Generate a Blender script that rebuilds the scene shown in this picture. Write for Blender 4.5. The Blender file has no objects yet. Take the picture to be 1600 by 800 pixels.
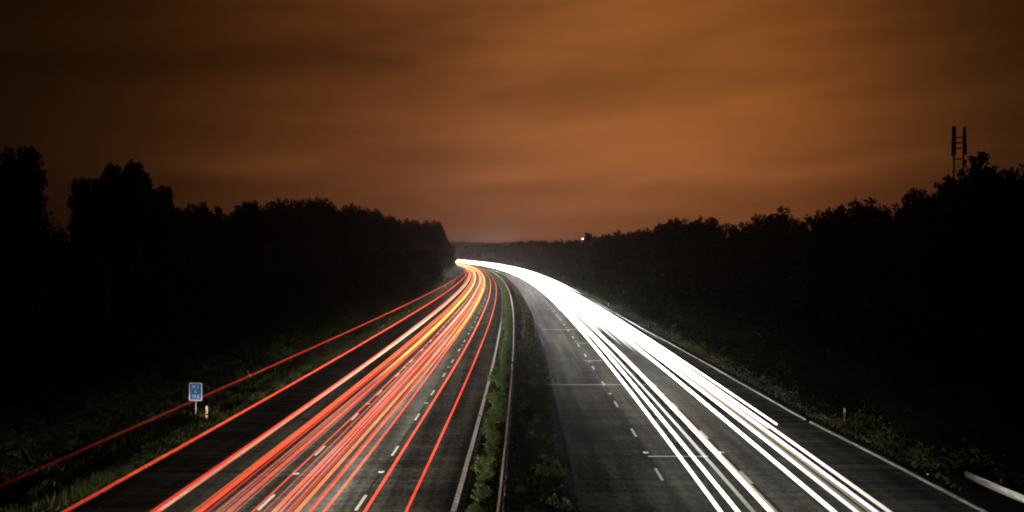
import bpy, bmesh, math, random
from mathutils import Vector, Matrix, noise
random.seed(7)
R = math.radians
sc = bpy.context.scene
col = sc.collection

# ------------------------------------------------------------------ camera
cam_d = bpy.data.cameras.new('camera')
cam = bpy.data.objects.new('camera', cam_d); col.objects.link(cam)
cam_d.lens = 31.5; cam_d.sensor_width = 36; cam_d.clip_start = 0.5; cam_d.clip_end = 9000
CAM_H = 9.6
cam.location = (0, 0, CAM_H); cam.rotation_euler = (R(89.8), 0, 0)
sc.camera = cam

# ------------------------------------------------------------------ render settings
sc.render.engine = 'CYCLES'
sc.view_settings.view_transform = 'Standard'; sc.view_settings.look = 'None'
sc.view_settings.exposure = 0; sc.view_settings.gamma = 1
cy = sc.cycles
cy.use_denoising = True
cy.max_bounces = 4; cy.diffuse_bounces = 2; cy.glossy_bounces = 2; cy.volume_bounces = 0
cy.transparent_max_bounces = 160
cy.sample_clamp_indirect = 4
cy.pixel_filter_type = 'BLACKMAN_HARRIS'; cy.filter_width = 2.0
cy.caustics_reflective = False; cy.caustics_refractive = False

# ------------------------------------------------------------------ node helper
class NT:
    def __init__(s, tree):
        s.t = tree; s.n = tree.nodes; s.l = tree.links
    def add(s, typ, **kw):
        nd = s.n.new(typ)
        for k, v in kw.items():
            if k.startswith('i_'): nd.inputs[int(k[2:])].default_value = v
            else: setattr(nd, k, v)
        return nd
    def link(s, a, b): s.l.new(a, b)
    def math(s, op, a, b=None, c=None, clamp=False):
        nd = s.n.new('ShaderNodeMath'); nd.operation = op; nd.use_clamp = clamp
        for i, v in enumerate((a, b, c)):
            if v is None: continue
            if isinstance(v, (int, float)): nd.inputs[i].default_value = v
            else: s.l.new(v, nd.inputs[i])
        return nd.outputs[0]
    def ramp(s, fac, stops, interp='LINEAR'):
        nd = s.n.new('ShaderNodeValToRGB'); nd.color_ramp.interpolation = interp
        el = nd.color_ramp.elements
        while len(el) > 1: el.remove(el[-1])
        el[0].position = stops[0][0]; el[0].color = (*stops[0][1], 1)
        for p, c in stops[1:]:
            e = el.new(p); e.color = (*c, 1)
        s.l.new(fac, nd.inputs[0]); return nd.outputs[0]
    def mixc(s, typ, fac, a, b):
        nd = s.n.new('ShaderNodeMix'); nd.data_type = 'RGBA'; nd.blend_type = typ
        for i, v in ((0, fac), (6, a), (7, b)):
            if isinstance(v, (int, float)): nd.inputs[i].default_value = v
            elif isinstance(v, tuple): nd.inputs[i].default_value = (*v, 1)
            else: s.l.new(v, nd.inputs[i])
        return nd.outputs[2]

# ------------------------------------------------------------------ world: low cloud lit by town lamps
w = bpy.data.worlds.new('World'); sc.world = w; w.use_nodes = True
nt = NT(w.node_tree); nt.n.clear()
tc = nt.add('ShaderNodeTexCoord'); sep = nt.add('ShaderNodeSeparateXYZ'); nt.link(tc.outputs['Generated'], sep.inputs[0])
X, Y, Z = sep.outputs
az = nt.math('ARCTAN2', X, Y)                       # radians, 0 straight ahead, + to the right
el = nt.math('ARCSINE', Z)
# town glow over the road's far end, fading to dark cloud on both sides
azn = nt.math('ADD', nt.math('DIVIDE', az, 2*math.pi), 0.5)
def A(deg): return 0.5 + deg/360
horiz = nt.ramp(azn, [(A(-180), (.012,.0045,.0015)), (A(-75), (.007,.0028,.001)), (A(-31), (.009,.0038,.0011)), (A(-26), (.017,.0062,.0014)), (A(-20), (.037,.0115,.0022)),
                      (A(-12), (.095,.028,.006)), (A(-5), (.20,.061,.016)), (A(0), (.27,.088,.023)), (A(8), (.31,.099,.022)), (A(15), (.27,.083,.017)),
                      (A(20), (.17,.05,.010)), (A(25), (.075,.023,.005)), (A(30), (.03,.011,.0025)), (A(40), (.03,.010,.0025)), (A(80), (.02,.007,.002)), (A(180), (.012,.0045,.0015))], 'B_SPLINE')
# haze-pale low band near the horizon
low = nt.math('POWER', nt.math('SUBTRACT', 1.0, nt.math('MULTIPLY', nt.math('ABSOLUTE', el), 3.0, clamp=True)), 3.2)
lowc = nt.mixc('MULTIPLY', 1.0, horiz, (0.92, 1.0, 1.95))
base_c = nt.mixc('MIX', low, horiz, lowc)
# streaky wind-drawn cloud
def cloud(su, sv, shear, scale, detail, off, dist=0.3):
    u = nt.math('MULTIPLY', az, su)
    v = nt.math('ADD', nt.math('MULTIPLY', el, sv), nt.math('MULTIPLY', az, shear))
    cmb = nt.add('ShaderNodeCombineXYZ'); nt.link(u, cmb.inputs[0]); nt.link(v, cmb.inputs[1]); cmb.inputs[2].default_value = off
    nz = nt.add('ShaderNodeTexNoise'); nt.link(cmb.outputs[0], nz.inputs['Vector'])
    nz.inputs['Scale'].default_value = scale; nz.inputs['Detail'].default_value = detail; nz.inputs['Roughness'].default_value = .45
    nz.inputs['Distortion'].default_value = dist
    return nz.outputs[0]
c1 = cloud(1.5, 8.0, -.55, 1.5, 3, 3.1)
c2 = cloud(4.0, 21.0, -1.6, 1.2, 3, 8.3, .8)
k = nt.math('ADD', nt.math('MULTIPLY', c1, 1.25), nt.math('MULTIPLY', c2, .5))
k = nt.math('MULTIPLY', nt.math('SUBTRACT', k, .87), 1.0)
k = nt.math('ADD', k, 1.0)
# beyond 16 degrees up the cloud carries on, slowly dimming
dim = nt.ramp(nt.math('MULTIPLY', el, 1/1.5708), [(0, (1.0,)*3), (.06, (1.0,)*3), (.12, (1.0,)*3), (.17, (.84,)*3), (.22, (.68,)*3), (.4, (.3,)*3), (1, (.13,)*3)], 'B_SPLINE')
kk = nt.add('ShaderNodeCombineXYZ'); [nt.link(k, kk.inputs[i]) for i in range(3)]
cc = nt.mixc('MULTIPLY', 1.0, base_c, kk.outputs[0])
cc = nt.mixc('MULTIPLY', 1.0, cc, dim)
# single wisps and dark streaks of cloud low over the left wood
def streak(a0, e0, wa, we, tilt, amp):
    da = nt.math('SUBTRACT', az, R(a0)); de = nt.math('SUBTRACT', nt.math('SUBTRACT', el, R(e0)), nt.math('MULTIPLY', da, tilt))
    de = nt.math('ADD', de, nt.math('MULTIPLY', nt.math('SUBTRACT', c2, .5), R(2.2)))
    q = nt.math('ADD', nt.math('POWER', nt.math('DIVIDE', da, R(wa)), 2), nt.math('POWER', nt.math('DIVIDE', de, R(we)), 2))
    return nt.math('MULTIPLY', nt.math('EXPONENT', nt.math('MULTIPLY', q, -1)), amp)
st = nt.math('ADD', nt.math('ADD', nt.math('ADD', streak(-15, 5.0, 5, 1.1, .02, .55), streak(-5, 6.2, 7, .9, .05, -.22)), nt.math('ADD', streak(-1, 4.9, 5, .8, .12, .16), streak(-19, 4.3, 3, .6, .1, -.35))), 1.0)
sk = nt.add('ShaderNodeCombineXYZ'); [nt.link(st, sk.inputs[i]) for i in range(3)]
cc = nt.mixc('MULTIPLY', 1.0, cc, sk.outputs[0])
# glow of the next stretch of road behind the hill
g = nt.math('ADD', nt.math('POWER', nt.math('DIVIDE', nt.math('SUBTRACT', az, R(-1.0)), R(1.7)), 2), nt.math('POWER', nt.math('DIVIDE', nt.math('SUBTRACT', el, R(.3)), R(1.1)), 2))
g = nt.math('MULTIPLY', nt.math('EXPONENT', nt.math('MULTIPLY', g, -1)), .10)
gk = nt.add('ShaderNodeCombineXYZ'); [nt.link(nt.math('MULTIPLY', g, m), gk.inputs[i]) for i, m in enumerate((1.0, .85, .8))]
cc = nt.mixc('ADD', 1.0, cc, gk.outputs[0])
bg = nt.add('ShaderNodeBackground'); nt.link(cc, bg.inputs[0]); bg.inputs[1].default_value = 1.0
wo = nt.add('ShaderNodeOutputWorld'); nt.link(bg.outputs[0], wo.inputs[0])

# ------------------------------------------------------------------ road alignment
def bx(y):                       # x of the right-hand edge line of the left carriageway
    if y <= 1400: return -2.8208 + .022867*y - 9.92467e-5*y*y
    return bx(1400) + (y-1400)*(.022867 - 2*9.92467e-5*1400)
def bslope(y): return .022867 - 2*9.92467e-5*min(y, 1400)
def P(off, y, z=0): return Vector((bx(y)+off, y, z))
def at_px(px, off):              # distance along the road at which an offset crosses a photo column
    s = (px-800)/1400; a = -9.92467e-5; b = .022867 - s; c = -2.8208 + off
    d = b*b - 4*a*c
    if d < 0: return -b/(2*a)
    r = sorted(v for v in ((-b+math.sqrt(d))/(2*a), (-b-math.sqrt(d))/(2*a)) if v > 5)
    return r[0] if r else 500
LANE = 3.65
LO = -3*LANE - 3.3               # outer edge of the left hard shoulder
RI = 4.8                         # inner edge line of the right carriageway
RL1, RL2, RE = RI+LANE, RI+2*LANE, RI+3*LANE
def kerb_off(y):
    pts = [(-60, 19.5), (33, 19.5), (42, 19.15), (52, 18.6), (81, 18.3), (111, 17.9), (200, 17.6), (4000, 17.6)]
    for (a, u), (b, v) in zip(pts, pts[1:]):
        if y <= b: return u + (v-u)*(y-a)/(b-a)
    return 17.6
def sst(a, b, t):
    t = max(0, min(1, (t-a)/(b-a))); return t*t*(3-2*t)
def terrain(x, y):
    o = x - bx(y)
    n = noise.noise(Vector((x*.02, y*.02, 0)))*1.2 + noise.noise(Vector((x*.09, y*.09, 3)))*.35
    if o < LO:
        hl = 4.2 + 6*sst(80, 300, y) - 3*sst(500, 900, y)
        h = hl*sst(-17.2, -40, o) + n*sst(-17, -30, o)
    elif o > 17:
        k_ = kerb_off(y)
        h = 4.5*sst(k_+1.0, 38, o) + n*sst(k_+1, 32, o)
    else: return 0.0
    far = sst(1000, 1700, y)
    h += far*sst(10, 60, abs(o-2))*8
    return max(h, -.02) if abs(o) < 60 else h

# ------------------------------------------------------------------ materials
def mat(name):
    m = bpy.data.materials.new(name); m.use_nodes = True
    return m, NT(m.node_tree), m.node_tree.nodes['Principled BSDF']
def noise_mat(name, c1, c2, scale=(1, 1, 1), nscale=1.0, rough=.8, bump=.0, spec=.5, detail=4, lo=.35, hi=.65, c3=None, metallic=0, bdist=.02):
    m, n, b = mat(name)
    tcn = n.add('ShaderNodeTexCoord'); mp = n.add('ShaderNodeMapping'); mp.inputs['Scale'].default_value = scale
    n.link(tcn.outputs['Object'], mp.inputs[0])
    nz = n.add('ShaderNodeTexNoise'); n.link(mp.outputs[0], nz.inputs['Vector'])
    nz.inputs['Scale'].default_value = nscale; nz.inputs['Detail'].default_value = detail
    stops = [(lo, c1), (hi, c2)]
    if c3: stops.append((min(1, hi+.12), c3))
    n.link(n.ramp(nz.outputs[0], stops), b.inputs['Base Color'])
    b.inputs['Roughness'].default_value = rough; b.inputs['Metallic'].default_value = metallic
    b.inputs['Specular IOR Level'].default_value = spec
    if bump:
        bp = n.add('ShaderNodeBump'); bp.inputs['Strength'].default_value = bump; bp.inputs['Distance'].default_value = bdist
        n.link(nz.outputs[0], bp.inputs['Height']); n.link(bp.outputs[0], b.inputs['Normal'])
    return m
def asphalt(name, base, streak):
    m, n, b = mat(name)
    t = n.add('ShaderNodeTexCoord')
    def nz(scale, ns, det=4):
        mp = n.add('ShaderNodeMapping'); mp.inputs['Scale'].default_value = scale; n.link(t.outputs['Object'], mp.inputs[0])
        z = n.add('ShaderNodeTexNoise'); n.link(mp.outputs[0], z.inputs['Vector']); z.inputs['Scale'].default_value = ns; z.inputs['Detail'].default_value = det
        return z.outputs[0]
    grain = nz((1, .5, 1), 5, 5); trans = nz((.05, 1, 1), 1.9, 5); wear = nz((1, .02, 1), 1.2, 3); blot = nz((1, .4, 1), .5, 5)
    f = n.math('ADD', n.math('MULTIPLY', grain, .9), n.math('MULTIPLY', trans, streak))
    f = n.math('ADD', f, n.math('MULTIPLY', wear, 1.5)); f = n.math('ADD', f, n.math('MULTIPLY', blot, .9))
    f = n.math('MULTIPLY', f, 1/(3.3+streak))
    c = n.ramp(f, [(.43, tuple(v*.35 for v in base)), (.5, base), (.57, tuple(v*2.2 for v in base))])
    n.link(c, b.inputs['Base Color'])
    n.link(n.math('ADD', n.math('MULTIPLY', f, .4), .20), b.inputs['Roughness'])
    b.inputs['Specular IOR Level'].default_value = 0
    bp = n.add('ShaderNodeBump'); bp.inputs['Strength'].default_value = .6; bp.inputs['Distance'].default_value = .012
    n.link(n.math('ADD', grain, n.math('MULTIPLY', trans, streak)), bp.inputs['Height']); n.link(bp.outputs[0], b.inputs['Normal'])
    return m
M = {}
M['asphalt'] = asphalt('worn_asphalt', (.036, .035, .031), .8)
M['shoulder'] = asphalt('shoulder_asphalt', (.026, .025, .023), 2.2)
M['paint'] = noise_mat('worn_white_paint', (.32, .31, .28), (.66, .64, .59), (1, 1, 1), 9, .9, .3, spec=.05)
M['paint_edge'] = noise_mat('worn_edge_paint', (.2, .195, .17), (.42, .41, .37), nscale=7, rough=.9, spec=0)
M['paint_old'] = noise_mat('dirty_worn_paint', (.05, .05, .045), (.16, .155, .14), nscale=4, rough=.9, spec=0)
M['tar'] = noise_mat('joint_tar', (.006, .006, .006), (.014, .013, .012), nscale=6, rough=1, spec=0)
M['slot'] = noise_mat('pale_joint_filler', (.6, .58, .52), (.85, .83, .78), nscale=6, rough=.9, spec=.05)
M['kerb'] = noise_mat('kerb_concrete', (.06, .055, .048), (.13, .12, .10), nscale=4, rough=.95, bump=.3, spec=.1)
M['soil'] = noise_mat('dark_soil', (.003, .003, .002), (.009, .008, .005), nscale=2.5, rough=1, bump=.5, bdist=.1, spec=0)
M['ground'] = noise_mat('undergrowth_ground', (.004, .006, .003), (.010, .012, .006), nscale=.8, rough=1, bump=.6, bdist=.2, spec=0)
M['galv'] = noise_mat('galvanised_steel', (.30, .28, .25), (.52, .49, .43), (1, .3, 1), 5, .5, .1, metallic=.35)
M['steel_dark'] = noise_mat('dull_steel', (.05, .05, .05), (.12, .115, .11), nscale=4, rough=.6, metallic=.4)
M['stud'] = noise_mat('cast_iron_stud', (.3, .29, .27), (.5, .48, .45), nscale=20, rough=.45)
M['stud_dark'] = noise_mat('stud_socket', (.01, .01, .01), (.03, .03, .03), nscale=10, rough=.6)
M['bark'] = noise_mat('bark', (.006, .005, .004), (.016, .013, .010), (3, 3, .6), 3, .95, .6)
def leaf(name, a, b_, c=None, ns=1.2, tr=.25):
    m, n, b = mat(name)
    t = n.add('ShaderNodeTexCoord'); z = n.add('ShaderNodeTexNoise'); n.link(t.outputs['Object'], z.inputs['Vector'])
    z.inputs['Scale'].default_value = ns; z.inputs['Detail'].default_value = 5
    oi = n.add('ShaderNodeObjectInfo')
    cc_ = n.ramp(z.outputs[0], [(.3, a), (.55, b_), (.75, c or b_)])
    hs = n.add('ShaderNodeHueSaturation'); n.link(cc_, hs.inputs['Color'])
    n.link(n.math('ADD', n.math('MULTIPLY', oi.outputs['Random'], .5), .75), hs.inputs['Value'])
    n.link(n.math('ADD', n.math('MULTIPLY', oi.outputs['Random'], .03), .485), hs.inputs['Hue'])
    n.link(hs.outputs[0], b.inputs['Base Color']); b.inputs['Roughness'].default_value = .8; b.inputs['Specular IOR Level'].default_value = .04
    return m
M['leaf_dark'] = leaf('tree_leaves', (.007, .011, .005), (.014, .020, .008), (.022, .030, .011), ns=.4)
M['leaf_shrub'] = leaf('shrub_leaves', (.011, .018, .005), (.038, .056, .015), (.095, .115, .035), ns=3)
M['leaf_bank'] = leaf('bank_leaves', (.04, .055, .015), (.17, .18, .055), (.32, .29, .12), ns=1.5)
M['leaf_bush'] = leaf('bramble_leaves', (.004, .006, .002), (.011, .014, .005), (.025, .026, .010), ns=1.5)
M['grass'] = leaf('verge_grass', (.010, .015, .004), (.035, .042, .013), (.085, .075, .032), ns=.9)
def plain(name, c, rough=.5, metallic=0, emit=None, es=0):
    m, n, b = mat(name)
    z = n.add('ShaderNodeTexNoise'); z.inputs['Scale'].default_value = 8
    n.link(n.ramp(z.outputs[0], [(.3, tuple(v*.8 for v in c)), (.7, c)]), b.inputs['Base Color'])
    b.inputs['Roughness'].default_value = rough; b.inputs['Metallic'].default_value = metallic
    if emit: b.inputs['Emission Color'].default_value = (*emit, 1); b.inputs['Emission Strength'].default_value = es
    return m
M['sign_blue'] = plain('sign_blue', (.03, .16, .55), .35)
M['sign_white'] = plain('sign_white', (.8, .8, .8), .35)
M['post_white'] = plain('white_plastic', (.75, .74, .7), .5)
M['post_orange'] = plain('orange_reflector', (.85, .28, .07), .35)
M['lamp'] = plain('lit_lamp', (.9, .9, .9), .3, emit=(1, .97, .9), es=12)

_tm = {}
def trail_mat(c, s, y_on=None, c_far=None, front=0, head=False):
    key = (c, s, y_on, c_far, front, head)
    if key in _tm: return _tm[key]
    m = bpy.data.materials.new('lamp_light'); m.use_nodes = True
    n = NT(m.node_tree); n.n.clear()
    e = n.add('ShaderNodeEmission'); e.inputs[0].default_value = (*c, 1); e.inputs[1].default_value = s
    t = n.add('ShaderNodeTexCoord'); sp = n.add('ShaderNodeSeparateXYZ'); n.link(t.outputs['Object'], sp.inputs[0])
    if y_on:
        n.link(n.math('MULTIPLY', n.math('DIVIDE', n.math('SUBTRACT', sp.outputs[1], y_on[0]), y_on[1]-y_on[0], clamp=True), s), e.inputs[1])
    if c_far:
        f = n.math('DIVIDE', n.math('SUBTRACT', sp.outputs[1], 60), 120, clamp=True)
        n.link(n.mixc('MIX', f, c, c_far), e.inputs[0])
    # a vehicle throws its light along the road, not down or sideways: its rear or head lamps towards -y,
    # and a vehicle going away also has white headlamps in front
    ge = n.add('ShaderNodeNewGeometry'); dt = n.add('ShaderNodeVectorMath', operation='DOT_PRODUCT'); n.link(ge.outputs['Incoming'], dt.inputs[0])
    # the lamps point along the bend of the road at each place
    dv = n.add('ShaderNodeCombineXYZ'); dv.inputs[1].default_value = -1; n.link(n.math('SUBTRACT', n.math('MULTIPLY', sp.outputs[1], 2*9.92467e-5), .022867), dv.inputs[0])
    dn = n.add('ShaderNodeVectorMath', operation='NORMALIZE'); n.link(dv.outputs[0], dn.inputs[0]); n.link(dn.outputs[0], dt.inputs[1])
    si = n.add('ShaderNodeSeparateXYZ'); n.link(ge.outputs['Incoming'], si.inputs[0])
    zc = si.outputs[2]
    beam = n.math('POWER', n.math('MAXIMUM', dt.outputs['Value'], 0), 20 if head else 12)
    if head:                                   # dipped headlamp: strongest near the horizontal, weaker well above or below it
        zu = n.math('POWER', n.math('DIVIDE', n.math('MAXIMUM', zc, 0), .12), 2); zd = n.math('POWER', n.math('DIVIDE', n.math('MINIMUM', zc, 0), .12), 2)
        dip = n.math('EXPONENT', n.math('MULTIPLY', n.math('ADD', zu, zd), -1))
        low_ = n.math('LESS_THAN', zc, 0)
        beam = n.math('POWER', beam, n.math('ADD', n.math('MULTIPLY', low_, 2.2), 1))
        dip = n.math('MULTIPLY', dip, n.math('ADD', n.math('MULTIPLY', low_, 280), 1))     # aimed slightly down at the road
        beam = n.math('MULTIPLY', beam, n.math('ADD', n.math('MULTIPLY', dip, .9), n.math('MULTIPLY', n.math('GREATER_THAN', zc, 0), .24)))
    nw = n.add('ShaderNodeTexNoise'); nw.inputs['Scale'].default_value = 1.0; nw.inputs['Detail'].default_value = 2
    cv = n.add('ShaderNodeCombineXYZ'); n.link(n.math('MULTIPLY', sp.outputs[1], .06), cv.inputs[1]); cv.inputs[0].default_value = s*7.7; n.link(cv.outputs[0], nw.inputs['Vector'])
    beam = n.math('MULTIPLY', beam, n.math('ADD', n.math('MULTIPLY', nw.outputs[0], .9), .55))
    src = e.inputs[1].links[0].from_socket if e.inputs[1].links else s
    n.link(n.math('MULTIPLY', beam, src), e.inputs[1])
    if front:
        fb = n.math('POWER', n.math('MAXIMUM', n.math('MULTIPLY', dt.outputs['Value'], -1), 0), 16)      # dipped beam: cut off above the horizontal
        cut = n.math('ADD', n.math('MULTIPLY', n.math('SUBTRACT', .05, si.outputs[2], clamp=False), 12.0, clamp=True), 0.02)
        fb = n.math('MULTIPLY', fb, cut)
        e2 = n.add('ShaderNodeEmission'); e2.inputs[0].default_value = (1, .93, .80, 1); n.link(n.math('MULTIPLY', fb, front), e2.inputs[1])
        a2 = n.add('ShaderNodeAddShader'); n.link(e.outputs[0], a2.inputs[0]); n.link(e2.outputs[0], a2.inputs[1]); e = a2
    tr = n.add('ShaderNodeBsdfTransparent'); ad = n.add('ShaderNodeAddShader'); n.link(e.outputs[0], ad.inputs[0]); n.link(tr.outputs[0], ad.inputs[1])
    o = n.add('ShaderNodeOutputMaterial'); n.link(ad.outputs[0], o.inputs[0])
    _tm[key] = m; return m

# ------------------------------------------------------------------ mesh helpers
class MB:
    def __init__(s): s.v = []; s.f = []
    def quad(s, a, b, c, d):
        i = len(s.v); s.v += [a, b, c, d]; s.f.append((i, i+1, i+2, i+3))
    def box(s, x0, x1, y0, y1, z0, z1):
        i = len(s.v)
        s.v += [(x, y, z) for z in (z0, z1) for x, y in ((x0, y0), (x1, y0), (x1, y1), (x0, y1))]
        for q in ((3,2,1,0), (4,5,6,7), (0,1,5,4), (1,2,6,5), (2,3,7,6), (3,0,4,7)): s.f.append(tuple(i+k_ for k_ in q))
    def sweep(s, pts, prof, closed=True, cap=True):       # prof: list of (side, up); pts: list of Vectors along y
        i = len(s.v); n_ = len(prof)
        for j, p in enumerate(pts):
            a = pts[max(0, j-1)]; b = pts[min(len(pts)-1, j+1)]; d = (b-a).normalized()
            side = d.cross(Vector((0, 0, 1))).normalized(); up = side.cross(d)
            for u, v_ in prof: s.v.append(tuple(p + side*u + up*v_))
        for j in range(len(pts)-1):
            for k_ in range(n_ if closed else n_-1):
                k2 = (k_+1) % n_
                s.f.append((i+j*n_+k_, i+j*n_+k2, i+(j+1)*n_+k2, i+(j+1)*n_+k_))
        if cap and closed:
            s.f.append(tuple(i+k_ for k_ in reversed(range(n_)))); s.f.append(tuple(i+(len(pts)-1)*n_+k_ for k_ in range(n_)))
    def cyl(s, a, b, r0, r1, n_=8, cap=True):
        a = Vector(a); b = Vector(b); d = (b-a).normalized()
        t = d.orthogonal().normalized(); q = d.cross(t); i = len(s.v)
        for p, r in ((a, r0), (b, r1)):
            for k_ in range(n_):
                g_ = 2*math.pi*k_/n_; s.v.append(tuple(p + t*(math.cos(g_)*r) + q*(math.sin(g_)*r)))
        for k_ in range(n_): s.f.append((i+k_, i+(k_+1) % n_, i+n_+(k_+1) % n_, i+n_+k_))
        if cap: s.f.append(tuple(i+k_ for k_ in reversed(range(n_)))); s.f.append(tuple(i+n_+k_ for k_ in range(n_)))
    def mesh(s, name, m, smooth=False):
        me = bpy.data.meshes.new(name); me.from_pydata([tuple(v) for v in s.v], [], s.f); me.materials.append(m)
        if smooth: me.polygons.foreach_set('use_smooth', [True]*len(me.polygons))
        me.update(); return me
    def build(s, name, m, parent=None, smooth=False, loc=None):
        return link(name, s.mesh(name, m, smooth), parent, loc)
def link(name, me, parent=None, loc=None, rot=None):
    o = bpy.data.objects.new(name, me); col.objects.link(o); o.parent = parent
    if loc: o.location = loc
    if rot: o.rotation_euler = rot
    return o
def tag(o, label=None, cat=None, group=None, kind=None):
    if label: o['label'] = label
    if cat: o['category'] = cat
    if group: o['group'] = group
    if kind: o['kind'] = kind
    return o
def empty(name, loc=(0, 0, 0), rz=0):
    o = bpy.data.objects.new(name, None); col.objects.link(o); o.location = loc; o.rotation_euler = (0, 0, rz); o.empty_display_size = .3
    return o
def copy_tree(o, parent=None):
    c = o.copy(); col.objects.link(c); c.parent = parent
    for ch in list(o.children): copy_tree(ch, c)
    return c
def ysteps(y0, y1, s0=2.5, grow=.03):
    ys = [y0]
    while ys[-1] < y1: ys.append(min(y1, ys[-1] + max(s0, ys[-1]*grow)))
    return ys
def ribbon(f0, f1, y0, y1, z, mb=None, s0=3, grow=.03, nx=1):
    mb = mb or MB(); f0 = f0 if callable(f0) else (lambda y, v=f0: v); f1 = f1 if callable(f1) else (lambda y, v=f1: v)
    ys = ysteps(y0, y1, s0, grow); i = len(mb.v)
    for y in ys:
        for k_ in range(nx+1): mb.v.append(tuple(P(f0(y)+(f1(y)-f0(y))*k_/nx, y, z)))
    n_ = nx+1
    for j in range(len(ys)-1):
        for k_ in range(nx): mb.f.append((i+j*n_+k_, i+j*n_+k_+1, i+(j+1)*n_+k_+1, i+(j+1)*n_+k_))
    return mb

# ------------------------------------------------------------------ ground and roads
def ground():
    offs = [-3000, -1500, -800, -450, -280, -180, -120, -90, -70, -55, -45, -40, -36, -32, -29, -26.5, -24.5, -22.5, -21, -19.5, -18.5, -17.6, -16.8, -16, -15, LO-.1, -10, -4, 0, 2.4, 4.8, 10, 16, 18, 18.6, 19.2, 20, 21, 22, 23, 24.5, 26, 28, 30, 32, 35, 38, 42, 48, 58, 75, 100, 140, 200, 300, 500, 900, 1600, 3000]
    ys = [-60, -40, -20, -10] + ysteps(0, 3200, 3, .035)
    mb = MB()
    for y in ys:
        for o in offs:
            p = P(o, y); h = terrain(p.x, y) if abs(o) > 14 else 0
            mb.v.append((p.x, y, h - .03 if LO-.2 < o < 17 else h - .012))
    n_ = len(offs)
    for j in range(len(ys)-1):
        for k_ in range(n_-1): mb.f.append((j*n_+k_, j*n_+k_+1, (j+1)*n_+k_+1, (j+1)*n_+k_))
    tag(mb.build('ground', M['ground'], smooth=True), 'dark ground rising into banks on both sides of the motorway', kind='structure')
ground()
def edge_l(y): return LO + .16*noise.noise(Vector((y*.35, 0, 1))) + .07*noise.noise(Vector((y*1.7, 0, 5)))
Y0, Y1 = -40, 1500
road_l = tag(ribbon(edge_l, .35, Y0, Y1, 0, s0=.7, grow=.02, nx=6).build('road', M['asphalt']), 'left carriageway of worn asphalt carrying the red tail-light streaks', kind='structure')
road_r = tag(ribbon(RI-.15, 17.0, Y0, Y1, 0, s0=2, nx=6).build('road', M['asphalt']), 'right carriageway of worn asphalt carrying the white headlight streaks', kind='structure')
hs_l = tag(ribbon(lambda y: edge_l(y)+.05, -3*LANE-.05, Y0, Y1, .004, s0=.7, grow=.02, nx=2).build('hard_shoulder', M['shoulder']), 'dark streaky hard shoulder beside the grass verge on the left', kind='structure')
hs_r = tag(ribbon(RE+.05, lambda y: kerb_off(y)+.02, Y0, Y1, .004, s0=2, nx=2).build('hard_shoulder', M['shoulder']), 'dark hard shoulder beside the pale channel on the right', kind='structure')
reserve = tag(ribbon(.36, RI-.16, Y0, Y1, .012, s0=2, nx=3).build('central_reserve', M['soil']), 'bare dark soil strip between the two carriageways', kind='structure')

# edge lines with raised ribs
def edge_line(off, w_, parent, label, pm_='paint'):
    o = ribbon(off-w_/2, off+w_/2, 0, 1200, .009).build('edge_line', M[pm_], parent); o['label'] = label
    mb = MB(); y = 20
    while y < 120:
        c = P(off, y); a = w_/2
        mb.box(c.x-a, c.x+a, y-.06, y+.06, .0095, .024); y += .5
    r = mb.build('raised_rib', M[pm_], o); r['kind'] = 'stuff'
edge_line(-3*LANE, .2, road_l, 'ribbed white edge line beside the left hard shoulder')
edge_line(0, .2, road_l, 'ribbed white edge line beside the central reserve', 'paint_edge')
edge_line(RI, .2, road_r, 'dirty worn edge line beside the central reserve', 'paint_old')
edge_line(RE, .2, road_r, 'ribbed white edge line beside the right hard shoulder')
dash_me = {}
def dashes(off, phase, parent, n_, L=2.1):
    y = phase
    k0 = 0
    mb = MB(); mb.box(-.06, .06, -L/2, L/2, .0, .003); me = mb.mesh('lane_dash', M['paint'])
    for i in range(n_):
        yy = y + i*9
        link('lane_dash', me, parent, tuple(P(off, yy, .0072)), (0, 0, -math.atan(bslope(yy))))
    mb = MB()
    for i in range(n_, 110):
        yy = y+i*9; p = P(off, yy); mb.box(p.x-.06, p.x+.06, yy-L/2, yy+L/2, .007, .0105)
    mb.build('lane_dash', M['paint'], parent)['kind'] = 'stuff'
dashes(-2*LANE, 7.45, road_l, 34); dashes(-LANE, 7.4, road_l, 34)
dashes(RL1, 2.8, road_r, 34); dashes(RL2, 2.3, road_r, 34)
# dark sealed joints that wander along the lane lines
def seam(off, parent, seed, w_=.035, y0=5, y1=300):
    f = lambda y: off + .10*noise.noise(Vector((y*.25, seed, 0))) + .05*noise.noise(Vector((y*1.1, seed, 4)))
    ribbon(lambda y: f(y)-w_, lambda y: f(y)+w_, y0, y1, .006, s0=.6, grow=.012).build('sealed_joint', M['tar'], parent)
seam(-LANE+.02, road_l, 1); seam(-2*LANE-.05, road_l, 2, .02); seam(RL1+.04, road_r, 3, .03); seam(RL2+.03, road_r, 4, .05)
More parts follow.
